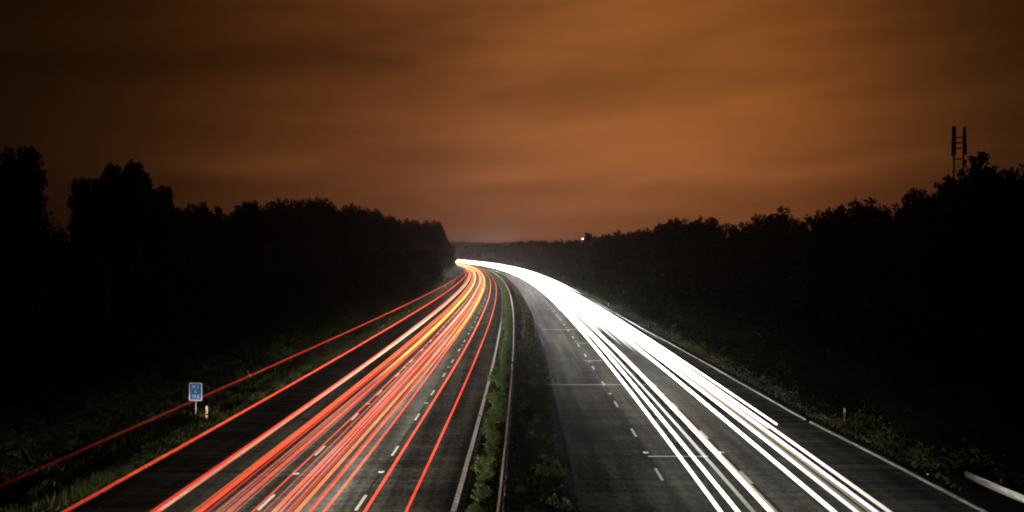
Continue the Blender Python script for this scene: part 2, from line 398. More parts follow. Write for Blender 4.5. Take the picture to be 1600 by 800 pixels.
# road studs: pale iron casting with a dark socket and two lenses
def stud_mesh():
    mb = MB(); n_ = 12; i = 0
    ring = lambda a, b, z: [(a*math.cos(2*math.pi*k_/n_), b*math.sin(2*math.pi*k_/n_), z) for k_ in range(n_)]
    mb.v += ring(.14, .17, 0) + ring(.10, .13, .018) + ring(.06, .09, .022)
    for r in range(2):
        for k_ in range(n_): mb.f.append((r*n_+k_, r*n_+(k_+1) % n_, (r+1)*n_+(k_+1) % n_, (r+1)*n_+k_))
    mb.f.append(tuple(2*n_+k_ for k_ in range(n_)))
    return mb.mesh('road_stud', M['stud'])
sm = stud_mesh()
mb = MB(); mb.box(-.05, .05, -.075, .075, .0, .012); sm2 = mb.mesh('lens', M['stud_dark'])
def studs(off, phase, parent, n_):
    for i in range(n_):
        y = phase + 18*i
        s_ = link('road_stud', sm, parent, tuple(P(off, y, .0105)))
        link('lens', sm2, s_, (0, 0, .0225))
studs(-2*LANE, 2.9, road_l, 14); studs(-LANE, 3.2, road_l, 14); studs(RL1, 7.0, road_r, 14); studs(RL2, 7.0, road_r, 14)
# transverse pale joints and dark patches
for (y, a, b) in ((42.2, 6.5+2.04-.1, 11.3), (65.2, 3.9, 11.95), (79.7, 8.0, 11.6), (95, 8.3, 10.2), (112, 5.2, 9.6), (135, 8.0, 12.5)):
    mb = MB(); n_ = 10; i = 0
    for k_ in range(n_+1):
        o = a+(b-a)*k_/n_; wv = .03*noise.noise(Vector((o*.6, y, 0)))
        p = P(o, y+wv); mb.v += [(p.x, p.y-.07, .0135), (p.x, p.y+.07, .0135)]
        if k_: mb.f.append((2*k_-2, 2*k_, 2*k_+1, 2*k_-1))
    mb.build('transverse_joint', M['slot'], road_r)
for (y, a, b, w_) in ((51.5, -10.35, -9.2, .22), (37.2, -9.9, -9.5, .12), (60, -3.1, -2.9, .1), (45.0, -10.4, -10.1, .1), (88, -8.8, -8.0, .3)):
    mb = MB(); p0 = P(a, y); p1 = P(b, y+.2)
    mb.quad((p0.x, p0.y-w_, .0065), (p1.x, p1.y-w_*.8, .0065), (p1.x-.1, p1.y+w_, .0065), (p0.x+.15, p0.y+w_*.7, .0065))
    mb.build('tar_patch', M['tar'], road_l)

# kerb channel on the right, in 30 m lengths with gully gaps
kerb = tag(empty('kerb', tuple(P(18.5, 50))), 'thin pale concrete kerb in lengths along the right hard shoulder', kind='structure')
ends = [-9.5, 20.7, 51.0, 80.8, 111, 141, 171, 201, 231, 261, 321, 381, 441, 501, 600, 700]
for a, b in zip(ends, ends[1:]):
    pts = [P(kerb_off(y)+.1, y, 0) - kerb.location for y in ysteps(a+.4, b-.4, 3)]
    mb = MB(); mb.sweep(pts, [(-.055, .0), (.055, 0), (.055, .10), (-.04, .10), (-.055, .085)])
    mb.build('kerb_length', M['kerb'], kerb)

# ------------------------------------------------------------------ safety barriers
wprof = [(0, .0), (-.02, .03), (-.075, .07), (-.075, .12), (-.02, .15), (-.02, .17), (-.075, .20), (-.075, .25), (-.02, .29), (0, .31), (.008, .31), (-.012, .288), (-.066, .248), (-.066, .202), (-.012, .172), (-.012, .148), (-.066, .118), (-.066, .072), (-.012, .03), (.008, 0)]
def barrier(off, y0, y1, label, n_post, hfun=lambda y: .36, flip=1, gap=2.4):
    root = tag(empty('crash_barrier', tuple(P(off, y0, terrain(P(off, y0).x, y0)))), label, 'crash barrier')
    L0 = root.location.copy()
    y = y0; wob = random.Random(3)
    while y < y1:                                         # rail in 9.6 m lengths, lapped at the joints
        b = min(y1, y+9.6 if y < 300 else y+60)
        pts = [P(off+.015*noise.noise(Vector((q*.15, 2, 2))), q, terrain(P(off, q).x, q)+hfun(q)+.02*noise.noise(Vector((q*.2, 7, 2))))-L0 for q in ysteps(y, b+.15, 1.2, .01)]
        mb = MB(); mb.sweep(pts, [(u*flip, v_) for u, v_ in (wprof if flip > 0 else wprof[::-1])]); mb.build('rail', M['galv'], root)
        y += 9.6 if y < 300 else 60
    mb = MB(); mb.box(-.03, .03, -.055, .055, -.3, .6); mb.box(-.032, .032, -.075, -.053, -.3, .58); pm = mb.mesh('post', M['steel_dark'])
    mb2 = MB(); mb2.box(-.018, .018, -.04, .04, 0, .08); bm_ = mb2.mesh('spacer', M['steel_dark'])
    for i in range(n_post):
        yy = y0+.8+gap*i
        if yy > y1: break
        p = P(off+.10*flip, yy, terrain(P(off, yy).x, yy)+hfun(yy)-.36)-L0
        o = link('post', pm, root, tuple(p)); link('spacer', bm_, o, (-.05*flip, 0, .46))
    if y0+.8+gap*n_post < y1:
        mb = MB(); yy = y0+.8+gap*n_post
        while yy < y1:
            p = P(off+.10, yy)-L0; mb.box(p.x-.03, p.x+.03, p.y-.05, p.y+.05, -.3, .6); yy += gap
        mb.build('post', M['steel_dark'], root)['kind'] = 'stuff'
    return root
barrier(1.74, 1, 900, 'long pale steel crash barrier running down the middle of the central reserve', 90)
barrier(21.45, 8, 38.0, 'sloping pale end of a steel crash barrier on the right verge', 14, hfun=lambda y: -.06+.46*sst(38.3, 27, y))

# ------------------------------------------------------------------ sign and marker posts
def text_mesh(body, size, m, extr=.002):
    cu = bpy.data.curves.new('lettering', 'FONT'); cu.body = body; cu.size = size; cu.align_x = 'CENTER'; cu.align_y = 'CENTER'; cu.extrude = extr; cu.offset = .003
    o = bpy.data.objects.new('lettering', cu); col.objects.link(o)
    bpy.context.view_layer.update()
    me = bpy.data.meshes.new_from_object(o.evaluated_get(bpy.context.evaluated_depsgraph_get()))
    bpy.data.objects.remove(o); me.materials.clear(); me.materials.append(m); me.name = 'lettering'; return me
def rrect(mb, w_, h_, r, y0, y1, n_=5):
    pts = []
    for cx, cz, a0 in ((w_/2-r, h_/2-r, 0), (-w_/2+r, h_/2-r, 90), (-w_/2+r, -h_/2+r, 180), (w_/2-r, -h_/2+r, 270)):
        for k_ in range(n_+1): a = R(a0+90*k_/n_); pts.append((cx+r*math.cos(a), cz+r*math.sin(a)))
    i = len(mb.v); N = len(pts)
    mb.v += [(x, y0, z) for x, z in pts] + [(x, y1, z) for x, z in pts]
    mb.f.append(tuple(range(i, i+N))); mb.f.append(tuple(reversed(range(i+N, i+2*N))))
    for k_ in range(N): mb.f.append((i+k_, i+N+k_, i+N+(k_+1) % N, i+(k_+1) % N))
sy = 52.4; sp_ = P(-16.62, sy); sz = terrain(sp_.x, sy)
sign = tag(empty('location_sign', (sp_.x, sy, sz), R(-9)), 'small blue location sign with white border on a thin pole in the grass', 'road sign')
mb = MB(); rrect(mb, .82, 1.06, .09, 0, .02); mb.build('border', M['sign_white'], sign, loc=(0, 0, 1.47))
mb = MB(); rrect(mb, .69, .93, .05, -.004, -.001); mb.build('face', M['sign_blue'], sign, loc=(0, 0, 1.47))
for s_, dz, sz_ in (('M 3', .29, .27), ('A', .01, .25), ('39.8', -.28, .27)):
    o = link('lettering', text_mesh(s_, sz_, M['sign_white']), sign, (0, -.009, 1.47+dz), (R(90), 0, 0))
mb = MB(); mb.cyl((0, .045, -.3), (0, .045, 1.9), .035, .035, 10); mb.build('pole', M['galv'], sign)
mb = MB(); mb.box(-.3, .3, .021, .035, -.2, -.17); mb.box(-.3, .3, .021, .035, .17, .20); mb.build('clip_rail', M['galv'], sign, loc=(0, 0, 1.47))
def marker(off, y, label, h=.82):
    p = P(off, y); r = tag(empty('marker_post', (p.x, y, terrain(p.x, y))), label, 'marker post', 'marker posts along the verges')
    mb = MB(); i = 0; prof = [(-.06, .02), (-.06, -.03), (-.03, -.05), (.03, -.05), (.06, -.03), (.06, .02)]
    N = len(prof)
    for z, k_ in ((-.2, 1), (h-.07, 1), (h, .55)): mb.v += [(a*k_, b*k_, z) for a, b in prof]
    for l in range(2):
        for k_ in range(N): mb.f.append((l*N+k_, l*N+(k_+1) % N, (l+1)*N+(k_+1) % N, (l+1)*N+k_))
    mb.f.append(tuple(2*N+k_ for k_ in range(N))); mb.build('post', M['post_white'], r)
    mb = MB(); mb.box(-.05, .05, -.062, -.052, .28, .62); mb.build('reflector', M['post_orange'], r)
    return r
marker(-15.62, 51.4, 'short white marker post with orange reflector beside the blue sign')
marker(-14.75, 142, 'distant white marker post in the grass between the two red streaks')
marker(-14.8, 240, 'farthest marker post on the left verge near the bend', .8)
marker(20.6, 50.3, 'dim grey marker post in the leaves on the right bank')
marker(18.7, 158, 'far marker post on the right verge beyond the kerb')

# ------------------------------------------------------------------ leaves
def leafquad(mb, c, s, rnd, up=.0, lean=None, asp=.55):
    d = Vector((rnd.gauss(0, 1), rnd.gauss(0, 1), rnd.gauss(0, 1)+up)).normalized()
    t = d.orthogonal().normalized(); a = rnd.random()*6.283
    q = d.cross(t); u = t*math.cos(a)+q*math.sin(a); v_ = d.cross(u)
    c = Vector(c); mb.quad(c-u*s*.5, c+v_*s*asp*.5, c+u*s*.5, c-v_*s*asp*.5)
def crown_mesh(name, rx, rz, seed, n_leaf=21000):
    rnd = random.Random(seed); mb = MB(); lobes = [(Vector((0, 0, 0)), rx*.62, rz*.62), (Vector((0, 0, -.45*rz)), rx*.6, rz*.5)]
    for _ in range(int(20+rx*3)):                           # main masses on an ellipsoid
        d = Vector((rnd.gauss(0, 1), rnd.gauss(0, 1), rnd.gauss(.1, .9))).normalized(); k_ = rnd.uniform(.5, .72)
        r = rnd.uniform(.24, .36)*min(rx, 3.6); lobes.append((Vector((d.x*rx*k_, d.y*rx*k_, d.z*rz*k_)), r, r*rnd.uniform(.8, 1.05)))
    sub = []
    for c, r, q in lobes:                                   # sprays that stand a little proud of each mass
        for _ in range(9):
            d = Vector((rnd.gauss(0, 1), rnd.gauss(0, 1), rnd.gauss(.2, 1))).normalized(); k_ = rnd.uniform(.8, 1.08)
            s_ = rnd.uniform(.22, .5); sub.append((c+Vector((d.x*r*k_, d.y*r*k_, d.z*q*k_)), s_, s_*.8))
    allb = lobes+sub; wts = [r*r+.12 for c, r, q in allb]
    for c, r, q in rnd.choices(allb, wts, k=n_leaf):
        d = Vector((rnd.gauss(0, 1), rnd.gauss(0, 1), rnd.gauss(0, 1))).normalized(); k_ = rnd.random()**.45*1.04
        leafquad(mb, (c.x+d.x*r*k_, c.y+d.y*r*k_, c.z+d.z*q*k_), rnd.uniform(.12, .26), rnd, asp=.75)
    for i in range(900):                                    # leaves deep inside that close the middle of the crown
        c, r, q = rnd.choice(lobes); leafquad(mb, (c.x+rnd.gauss(0, .3)*r, c.y+rnd.gauss(0, .3)*r, c.z+rnd.gauss(0, .3)*q), rnd.uniform(.4, .7), rnd, asp=.9)
    zs = sorted(v[2] for v in mb.v); z0, z1 = zs[int(len(zs)*.002)], zs[int(len(zs)*.9985)]
    mb.v = [(v[0], v[1], (v[2]-z0)/(z1-z0)*(rz+4.1)-rz) for v in mb.v]
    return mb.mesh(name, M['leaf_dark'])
def trunk_mesh(h, seed, r=.22):
    rnd = random.Random(seed); mb = MB(); p = Vector((0, 0, -.6)); q = Vector((rnd.gauss(0, .15), rnd.gauss(0, .15), h*.45)); t = Vector((rnd.gauss(0, .3), rnd.gauss(0, .3), h*.8))
    mb.cyl(p, q, r, r*.75, 8); mb.cyl(q, t, r*.75, r*.3, 7)
    for i in range(7):
        f = rnd.uniform(.15, .9); b = q.lerp(t, f); a = rnd.random()*6.28; L = h*rnd.uniform(.18, .33)
        m_ = b+Vector((math.cos(a)*L*.6, math.sin(a)*L*.6, L*.35)); e = m_+Vector((math.cos(a+.3)*L*.5, math.sin(a+.3)*L*.5, L*.45))
        mb.cyl(b, m_, r*.32, r*.2, 5, False); mb.cyl(m_, e, r*.2, r*.06, 5, False)
    return mb.mesh('trunk', M['bark'])
# unit tree: 10 m tall, crown from 2 m to 10 m
kinds = []
for s_, (rx, rz) in enumerate(((4.4, 3.9), (4.0, 4.1), (4.8, 3.7), (4.2, 4.0), (4.5, 3.9), (3.4, 4.2), (2.0, 4.2), (2.2, 4.1))):
    kinds.append((crown_mesh('crown', rx, rz, 40+s_), trunk_mesh(10, 80+s_)))
def tree(off, y, top, label, group=None, wide=1.0, kind=None, cat='tree', seed=None, low=0):
    rnd = random.Random(seed if seed is not None else int(off*131+y*17))
    p = P(off, y); g = terrain(p.x, y); h = max(3.5, top-g)
    s_ = h/(10-low); kx = kind if kind is not None else rnd.randrange(6)
    if wide < .6: kx = 6 + kx % 2; wide *= 2.1
    cm, tm = kinds[kx]
    t = empty('broadleaf_tree', (p.x, y, g), rnd.random()*6.28); t.scale = (s_*wide, s_*wide, s_)
    tag(t, label, cat, group)
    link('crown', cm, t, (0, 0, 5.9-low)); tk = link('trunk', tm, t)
    if kx > 5: tk.scale = (.55, .55, 1)
    return t
GL, GR = 'dark trees along the left bank', 'dark trees along the right bank'
def sky_tree(px, py, off, label, group=None, wide=1.0, kind=None, dy=0):
    y = at_px(px, off)+dy; top = CAM_H + (397-py)*y/1400
    return tree(off, y, top, label, group, wide, kind)
LTOP = 'black broadleaf tree whose top makes the skyline of the wooded left bank'
RTOP = 'black broadleaf tree whose top makes the skyline of the wooded right bank'
LIN = 'dark tree deep in the left wood below the skyline'
RIN = 'dark tree deep in the right wood below the skyline'
# left skyline, from the photo's left edge towards the bend
sky_tree(-45, 224, -27, 'tall dark tree cut by the left edge of the picture', wide=.75, kind=0)
sky_tree(28, 236, -27.5, 'tall dark tree second from the left edge, left of the gap in the skyline', wide=.34, kind=1)
sky_tree(140, 285, -27.5, 'ragged tree right of the first gap in the left skyline', wide=.32, kind=3)
sky_tree(160, 264, -29, 'tall bushy tree filling the left half of the tall left clump', wide=.4, kind=2)
sky_tree(192, 260, -28, 'tall tree with a lobed top in the middle of the left clump', wide=.42, kind=2)
sky_tree(222, 272, -28.5, 'tall tree just right of the lobed one', wide=.34, kind=4)
sky_tree(262, 296, -27, 'thin leaning tree at the right shoulder of the tall left clump', wide=.26, kind=5)
for px, py in ((300, 322), (322, 330), (345, 328), (374, 319), (400, 322), (425, 320), (452, 315), (482, 312), (510, 315), (540, 322), (566, 326), (592, 330), (615, 340)):
    sky_tree(px, py, -33+random.uniform(-1.5, 1.5), LTOP, GL, wide=random.uniform(.8, 1.05))
for px, py, off in ((634, 344, -31), (650, 346, -29), (665, 347, -27), (678, 348, -24), (686, 356, -22.5)):
    sky_tree(px, py, off, LTOP, GL, wide=.75)
for y, off, top in ((380, -21.0, 16), (405, -20, 15.5), (432, -19.6, 15), (462, -19.6, 14.5), (350, -21, 17)):
    tree(off, y, top, 'dark tree at the bend where the road passes out of sight', 'trees at the bend on the left', wide=.7)
# left wood
y = 38
while y < 620:
    st = max(6.5, y*.045)
    tree(-21.7+random.uniform(-.8, .8)-3.2*sst(180, 330, y)*(1-sst(450, 560, y)), y+random.uniform(-1, 1), 6.6+random.uniform(-.8, 1.2)+min(4, y*.012), 'low dark tree at the front edge of the left wood', 'front trees of the left wood', wide=1.2, low=4.0)
    tree(-28+random.uniform(-1, 1), y+st*.5, 9.2+random.uniform(-.8, .8)+min(5.5, y*.02), LIN, 'inner trees of the left wood', wide=1.05)
    if y > 75: tree(-38+random.uniform(-1.5, 1.5), y+st*.3, 11+min(6, (y-60)*.03), LIN, 'inner trees of the left wood', wide=1.1)
    y += st
# right skyline
sky_tree(1650, 262, 31, 'big dark tree cut by the right edge of the picture', wide=1.1, kind=2)
sky_tree(1590, 262, 31, 'big dark tree nearest the right edge of the picture', wide=.9, kind=4)
sky_tree(1535, 246, 31, 'tallest dark tree on the right, in front of the mast', wide=.85, kind=0)
sky_tree(1490, 288, 31, 'dark tree below and left of the mast', wide=.8, kind=3)
sky_tree(1445, 300, 31.5, 'dark tree stepping down left of the mast', wide=.75, kind=1)
sky_tree(1410, 325, 32, 'low dark tree right of the round-topped one on the right skyline', wide=.9, kind=4)
sky_tree(1345, 317, 32, 'round-topped broad dark tree on the right skyline', wide=1.15, kind=2)
sky_tree(1283, 332, 32.5, 'small pointed tree left of the round-topped one on the right skyline', wide=.6, kind=5)
sky_tree(1222, 328, 33, 'rounded dark tree with a gap under its crown on the right skyline', wide=.85, kind=0)
sky_tree(1190, 338, 33, 'narrow dark tree just left of the rounded one with the gap', wide=.6, kind=1)
for px, py in ((1315, 340), (1255, 348), (1160, 352), (1130, 352), (1098, 342), (1075, 348), (1050, 344), (1030, 352), (1008, 360), (990, 364), (965, 363), (945, 368), (925, 366), (905, 377), (888, 378), (868, 377), (850, 378), (832, 378), (815, 379), (800, 382)):
    sky_tree(px, py, 33+random.uniform(-1.2, 1.2), RTOP, GR, wide=random.uniform(.85, 1.1))
y = 36
while y < 700:
    st = max(6.5, y*.045)
    tree(24.6+random.uniform(-.6, .6), y, 5.6+random.uniform(-.8, 1.0)+min(4, y*.010), 'low dark tree at the front edge of the right wood', 'front trees of the right wood', wide=1.2, low=4.0)
    tree(29.5+random.uniform(-1, 1), y+st*.5, 8.8+random.uniform(-.8, .6)+min(2.5, y*.008), RIN, 'inner trees of the right wood', wide=1.1)
    if y > 60: tree(37.5+random.uniform(-1.5, 1.5), y+st*.3, 10.4+min(2.5, y*.008), RIN, 'inner trees of the right wood', wide=1.1)
    y += st

# far wood that closes the valley: one mass
mb = MB(); rnd = random.Random(5)
def blob(c, r, h):
    i = len(mb.v); n_ = 7
    for k_, (zz, rr) in enumerate(((-1, .7), (-.2, 1), (.5, .8), (.9, .35))):
        for q in range(n_):
            a = 6.283*q/n_+k_*.4; j = rnd.uniform(.8, 1.2); mb.v.append((c[0]+math.cos(a)*r*rr*j, c[1]+math.sin(a)*r*rr*j, c[2]+h*zz*rnd.uniform(.9, 1.1)))
    for k_ in range(3):
        for q in range(n_): mb.f.append((i+k_*n_+q, i+k_*n_+(q+1) % n_, i+(k_+1)*n_+(q+1) % n_, i+(k_+1)*n_+q))
    mb.f.append(tuple(i+3*n_+q for q in range(n_)))
for i in range(1500):
    y = rnd.uniform(980, 1900); side = rnd.choice((-1, 1))
    o = 2 + side*rnd.uniform(30, 70 if rnd.random() < .7 else 220)
    p = P(o, y); x = p.x; g = terrain(x, y); r = rnd.uniform(3.5, 6.5); top = rnd.uniform(16, 20) + sst(1300, 1800, y)*8
    blob((x, y, g+top*.45-2), r, (top-g)*.5 if top-g > 4 else 5)
for i in range(700):
    x = rnd.uniform(-620, 420); y = rnd.uniform(1900, 2150); g = terrain(x, y)
    blob((x, y, g+6), rnd.uniform(5, 9), 22 + 4*noise.noise(Vector((x*.01, 0, 0)))-g*.5+rnd.uniform(-1, 1))
tag(mb.build('far_wood', M['leaf_dark'], smooth=False), 'far-off wood closing the valley beyond the bend', kind='stuff')

# ------------------------------------------------------------------ median shrubs
def shrub_mesh(seed, n_=260, r=.42, h=.5, ls=(.07, .16), m=M['leaf_shrub'] if True else None):
    rnd = random.Random(seed); mb = MB()
    cl = [(Vector((rnd.gauss(0, .4)*r, rnd.gauss(0, .5)*r, rnd.uniform(.15, .95)*h)), rnd.uniform(.35, .6)*r) for _ in range(7)]
    for i in range(n_):
        c, q = rnd.choice(cl); d = Vector((rnd.gauss(0, .5), rnd.gauss(0, .5), rnd.gauss(0, .45)))*q
        p = c+d; p.z = max(.02, p.z); leafquad(mb, p, rnd.uniform(*ls), rnd, up=.8, asp=.6)
    return mb
shr = []
for s_ in range(5):
    me = shrub_mesh(200+s_).mesh('leaves', M['leaf_shrub'])
    st_ = MB(); rr = random.Random(s_)
    for k_ in range(5):
        a = rr.random()*6.28; st_.cyl((0, 0, -.05), (math.cos(a)*.2, math.sin(a)*.25, rr.uniform(.25, .45)), .012, .006, 5)
    shr.append((me, st_.mesh('stem', M['bark'])))
def shrub(off, y, s_, label, group, rnd):
    me, st_ = rnd.choice(shr)
    t = tag(empty('shrub', tuple(P(off, y, .012)), rnd.random()*6.28), label, 'shrub', group); s_ *= 1.18; t.scale = (s_*1.1, s_, s_*rnd.uniform(.8, 1.25))
    link('leaves', me, t); link('stem', st_, t)
rnd = random.Random(11)
y = 27
while y < 125:
    shrub(1.02+rnd.uniform(-.3, .22), y, rnd.choice((.45, .7, .85, 1.0, 1.25))*rnd.uniform(.85, 1.1), 'low bushy green shrub in the row left of the central barrier', 'shrubs left of the central barrier', rnd); y += rnd.uniform(.45, 1.25)*(1+y*.004)
y = 27
while y < 125:
    shrub(3.6+rnd.uniform(-.4, .4), y, rnd.uniform(.75, 1.3), 'low dim shrub in the row right of the central barrier', 'shrubs right of the central barrier', rnd)
    if rnd.random() < .25: shrub(2.6+rnd.uniform(-.3, .3), y, rnd.uniform(.35, .6), 'small weed in the bare middle of the central reserve', 'weeds in the middle of the reserve', rnd)
    y += rnd.uniform(.7, 1.1)*(1+y*.004)
def scatter(name, m, label, n_, fo, fy, size, up, rnd, hmul=.5, asp=.5):
    mb = MB()
    for i in range(n_):
        y = fy(rnd); o = fo(rnd, y); p = P(o, y); clump = .5+.9*noise.noise(Vector((p.x*.8, y*.5, 9)))
        if rnd.random() > clump+.35: continue
        if y < 39.5 and 20.2 < o < 22.4: continue
        s_ = rnd.uniform(*size)*(1+y*.004)
        z = terrain(p.x, y) + abs(rnd.gauss(0, hmul))*max(.1, clump)
        leafquad(mb, (p.x, y, z+.02), s_, rnd, up=up, asp=asp)
    return tag(mb.build(name, m), label, kind='stuff')
scatter('reserve_plants', M['leaf_shrub'], 'low green growth carrying on along the central reserve into the distance', 16000, lambda r, y: r.choice((1.0, 1.0, 3.7, 3.7))+r.gauss(0, .33), lambda r: 118+r.random()**1.5*500, (.12, .26), .8, random.Random(1), .3)
scatter('reserve_weeds', M['leaf_shrub'], 'scattered low weeds on the soil of the central reserve', 7000, lambda r, y: r.uniform(.6, 4.3), lambda r: 24+r.random()**1.3*160, (.05, .13), 1.0, random.Random(8), .06)
# verge grass left: upright blades
mb = MB(); rnd = random.Random(21)
for i in range(52000):
    y = 24+rnd.random()**1.6*300; o = edge_l(y)+.06 - abs(rnd.gauss(0, 1))**1.0*2.6*(.35 if rnd.random() < .4 else 1); p = P(o, y)
    cl = noise.noise(Vector((p.x*.9, y*.35, 1)))
    if rnd.random() > .75+cl*1.1: continue
    g = terrain(p.x, y); hgt = rnd.uniform(.12, .34)*(1+cl*.9)*(1+y*.002); w_ = rnd.uniform(.02, .05)*(1+y*.006)
    if o > LO-.35: hgt *= .55
    a = rnd.random()*3.14; dx, dy = math.cos(a)*w_, math.sin(a)*w_; lx, ly = rnd.gauss(0, .12), rnd.gauss(0, .12)
    j = len(mb.v); mb.v += [(p.x-dx, y-dy, g), (p.x+dx, y+dy, g), (p.x+lx, y+ly, g+hgt)]; mb.f.append((j, j+1, j+2))
tag(mb.build('grass', M['grass']), 'rough tufted grass on the verge left of the hard shoulder', kind='stuff')
scatter('verge_weeds', M['grass'], 'broad-leaved weeds among the grass of the left verge', 12000, lambda r, y: LO-.35-abs(r.gauss(0, 1))*2.6, lambda r: 24+r.random()**1.5*330, (.07, .2), .8, random.Random(3), .16)
scatter('bank_ivy', M['leaf_bank'], 'tangle of ivy and bramble leaves covering the foot of the right bank', 46000, lambda r, y: kerb_off(y)+.75+abs(r.gauss(0, 1))*1.7, lambda r: 26+r.random()**1.5*420, (.09, .24), .9, random.Random(4), .38)
# bramble bushes along the foot of the right bank and left verge
bme = []
for s_ in range(4):
    bme.append(shrub_mesh(300+s_, 620, 1.0, 1.0, (.12, .28)).mesh('leaves', M['leaf_bush']))
def bush(off, y, s_, label, group, rnd):
    if y < 50 and 19.5 < off < 24.5: off += 3.0
    p = P(off, y); t = tag(empty('bramble_bush', (p.x, y, terrain(p.x, y)-.05), rnd.random()*6.28), label, 'bush', group); t.scale = (s_, s_, s_)
    link('leaves', rnd.choice(bme), t)
rnd = random.Random(31); y = 34
while y < 330:
    bush(kerb_off(y)+2.5+rnd.uniform(-.5, .7), y, rnd.uniform(.75, 1.3), 'leafy bramble bush at the foot of the right bank', 'bramble bushes along the right bank', rnd)
    if rnd.random() < .6: bush(kerb_off(y)+4.2+rnd.uniform(-.5, .7), y, rnd.uniform(1.0, 1.7), 'leafy bramble bush at the foot of the right bank', 'bramble bushes along the right bank', rnd)
    y += max(2.0, y*.035)*rnd.uniform(.8, 1.3)
y = 34
while y < 330:
    bush(-19.2+rnd.uniform(-.8, .8), y, rnd.uniform(.7, 1.3), 'dark bramble bush between the grass and the left wood', 'bramble bushes along the left verge', rnd)
    y += max(2.6, y*.045)*rnd.uniform(.8, 1.3)

# ------------------------------------------------------------------ mast and hill lamp
my = 100; mx = .4965*my; mg = terrain(mx, my)
mast = tag(empty('phone_mast', (mx, my, mg), R(6)), 'lattice phone mast with upright antenna panels rising above the right-hand trees', 'mast')
top = CAM_H+196*my/1400 - mg
m_ = M['steel_dark']
mb = MB()
for sx, sy2 in ((-.6, -.35), (.55, -.35), (0, .6)): mb.cyl((sx, sy2, -.5), (sx, sy2, top-.5), .11, .09, 8)
mb.build('leg', m_, mast)
mb = MB(); z = 1.0
while z < top-4.6:
    for a, b in (((-.6, -.35), (.55, -.35)), ((.55, -.35), (0, .6)), ((0, .6), (-.6, -.35))):
        mb.cyl((*a, z), (*b, z), .03, .03, 5, False); mb.cyl((*a, z), (*b, z+1.1), .025, .025, 5, False)
    z += 1.1
mb.build('lattice_brace', m_, mast)
for zz in (top-1.15, top-1.75, top-2.35, top-3.55):
    mb = MB(); mb.cyl((-.6, -.35, zz), (.55, -.35, zz), .055, .055, 6); mb.cyl((-.6, -.35, zz), (0, .6, zz), .04, .04, 6); mb.cyl((.55, -.35, zz), (0, .6, zz), .04, .04, 6); mb.build('rung', m_, mast)
for sx, w_, z0, z1 in ((-.68, .19, top-3.15, top), (.62, .115, top-3.1, top-.02), (0, .16, top-3.1, top-1.4)):
    mb = MB(); yy = -.5 if sx else .75; mb.box(sx-w_, sx+w_, yy-.09, yy+.09, z0, z1)
    if sx > 0: mb.v = [(x+(top-z)*.045-.06, y_, z) for x, y_, z in mb.v]
    o = mb.build('antenna_panel', m_, mast)
    mb = MB(); mb.box(sx-.03, sx+.03, yy+(.09 if sx else -.3), yy+(.2 if sx else -.09), z0+.4, z0+.5); mb.box(sx-.03, sx+.03, yy+(.09 if sx else -.3), yy+(.2 if sx else -.09), z1-.5, z1-.4); mb.build('bracket', m_, o)
ly = at_px(910, 32); lp = P(32, ly); lg = terrain(lp.x, ly); lh = CAM_H+22*ly/1400-lg
lamp = tag(empty('street_lamp', (lp.x, ly, lg)), 'small bright white lamp standing above the trees on the right skyline', 'street lamp')
mb = MB(); mb.cyl((0, 0, -.5), (0, 0, lh+.1), .12, .07, 8); mb.build('pole', M['steel_dark'], lamp)
mb = MB(); mb.cyl((0, 0, lh+.1), (0, -1.4, lh+.4), .05, .04, 6); mb.build('arm', M['steel_dark'], lamp)
bm = bmesh.new(); bmesh.ops.create_icosphere(bm, subdivisions=2, radius=.24); me = bpy.data.meshes.new('lamp_head'); bm.to_mesh(me); bm.free(); me.materials.append(M['lamp'])
o = link('lamp_head', me, lamp, (0, -1.4, lh)); o.scale = (1, 1.2, .6)

# ------------------------------------------------------------------ light trails: tubes of light hanging at lamp height
def trail(off, h, r, c, s, y0, y1, label, group, cat='light trail', y_on=None, c_far=None, amp=.12, n_=6, drift=0, front=0):
    seed = off*3.3+h
    ys = ysteps(y0, y1, 1.5, .02)
    o0 = P(off, y0, h)
    pts = [P(off+amp*noise.noise(Vector((y*.012, seed, 0)))+drift*(y-y0), y, h)-o0 for y in ys]
    mb = MB(); mb.sweep(pts, [(r*math.cos(6.2832*k_/n_), r*math.sin(6.2832*k_/n_)) for k_ in range(n_)])
    # put the object at the world origin in y so the lamp's own timing reads along the road
    mb.v = [tuple(Vector(v_)+o0) for v_ in mb.v]
    o = mb.build('light_trail', trail_mat(c, s, y_on, c_far, front, 'white headlight' in group), smooth=True)
    tag(o, label, cat, group); return o
def off_at(px, h, y800=800):                 # offset of a streak that leaves the picture at this column of its lower edge
    z_ = 1400*(CAM_H-h)/405; return (px-800)/1400*z_ - bx(z_), z_
RED, PINK, AMB, ORG = (1, .075, .035), (1, .20, .12), (1, .42, .04), (1, .17, .045)
WARM, WHITE, BLUE, GOLD = (1, .92, .78), (1, .95, .86), (.86, .92, 1), (1, .62, .28)
GT, GH = 'red tail-light trails over the left carriageway', 'white headlight trails over the right carriageway'
YF = 1150
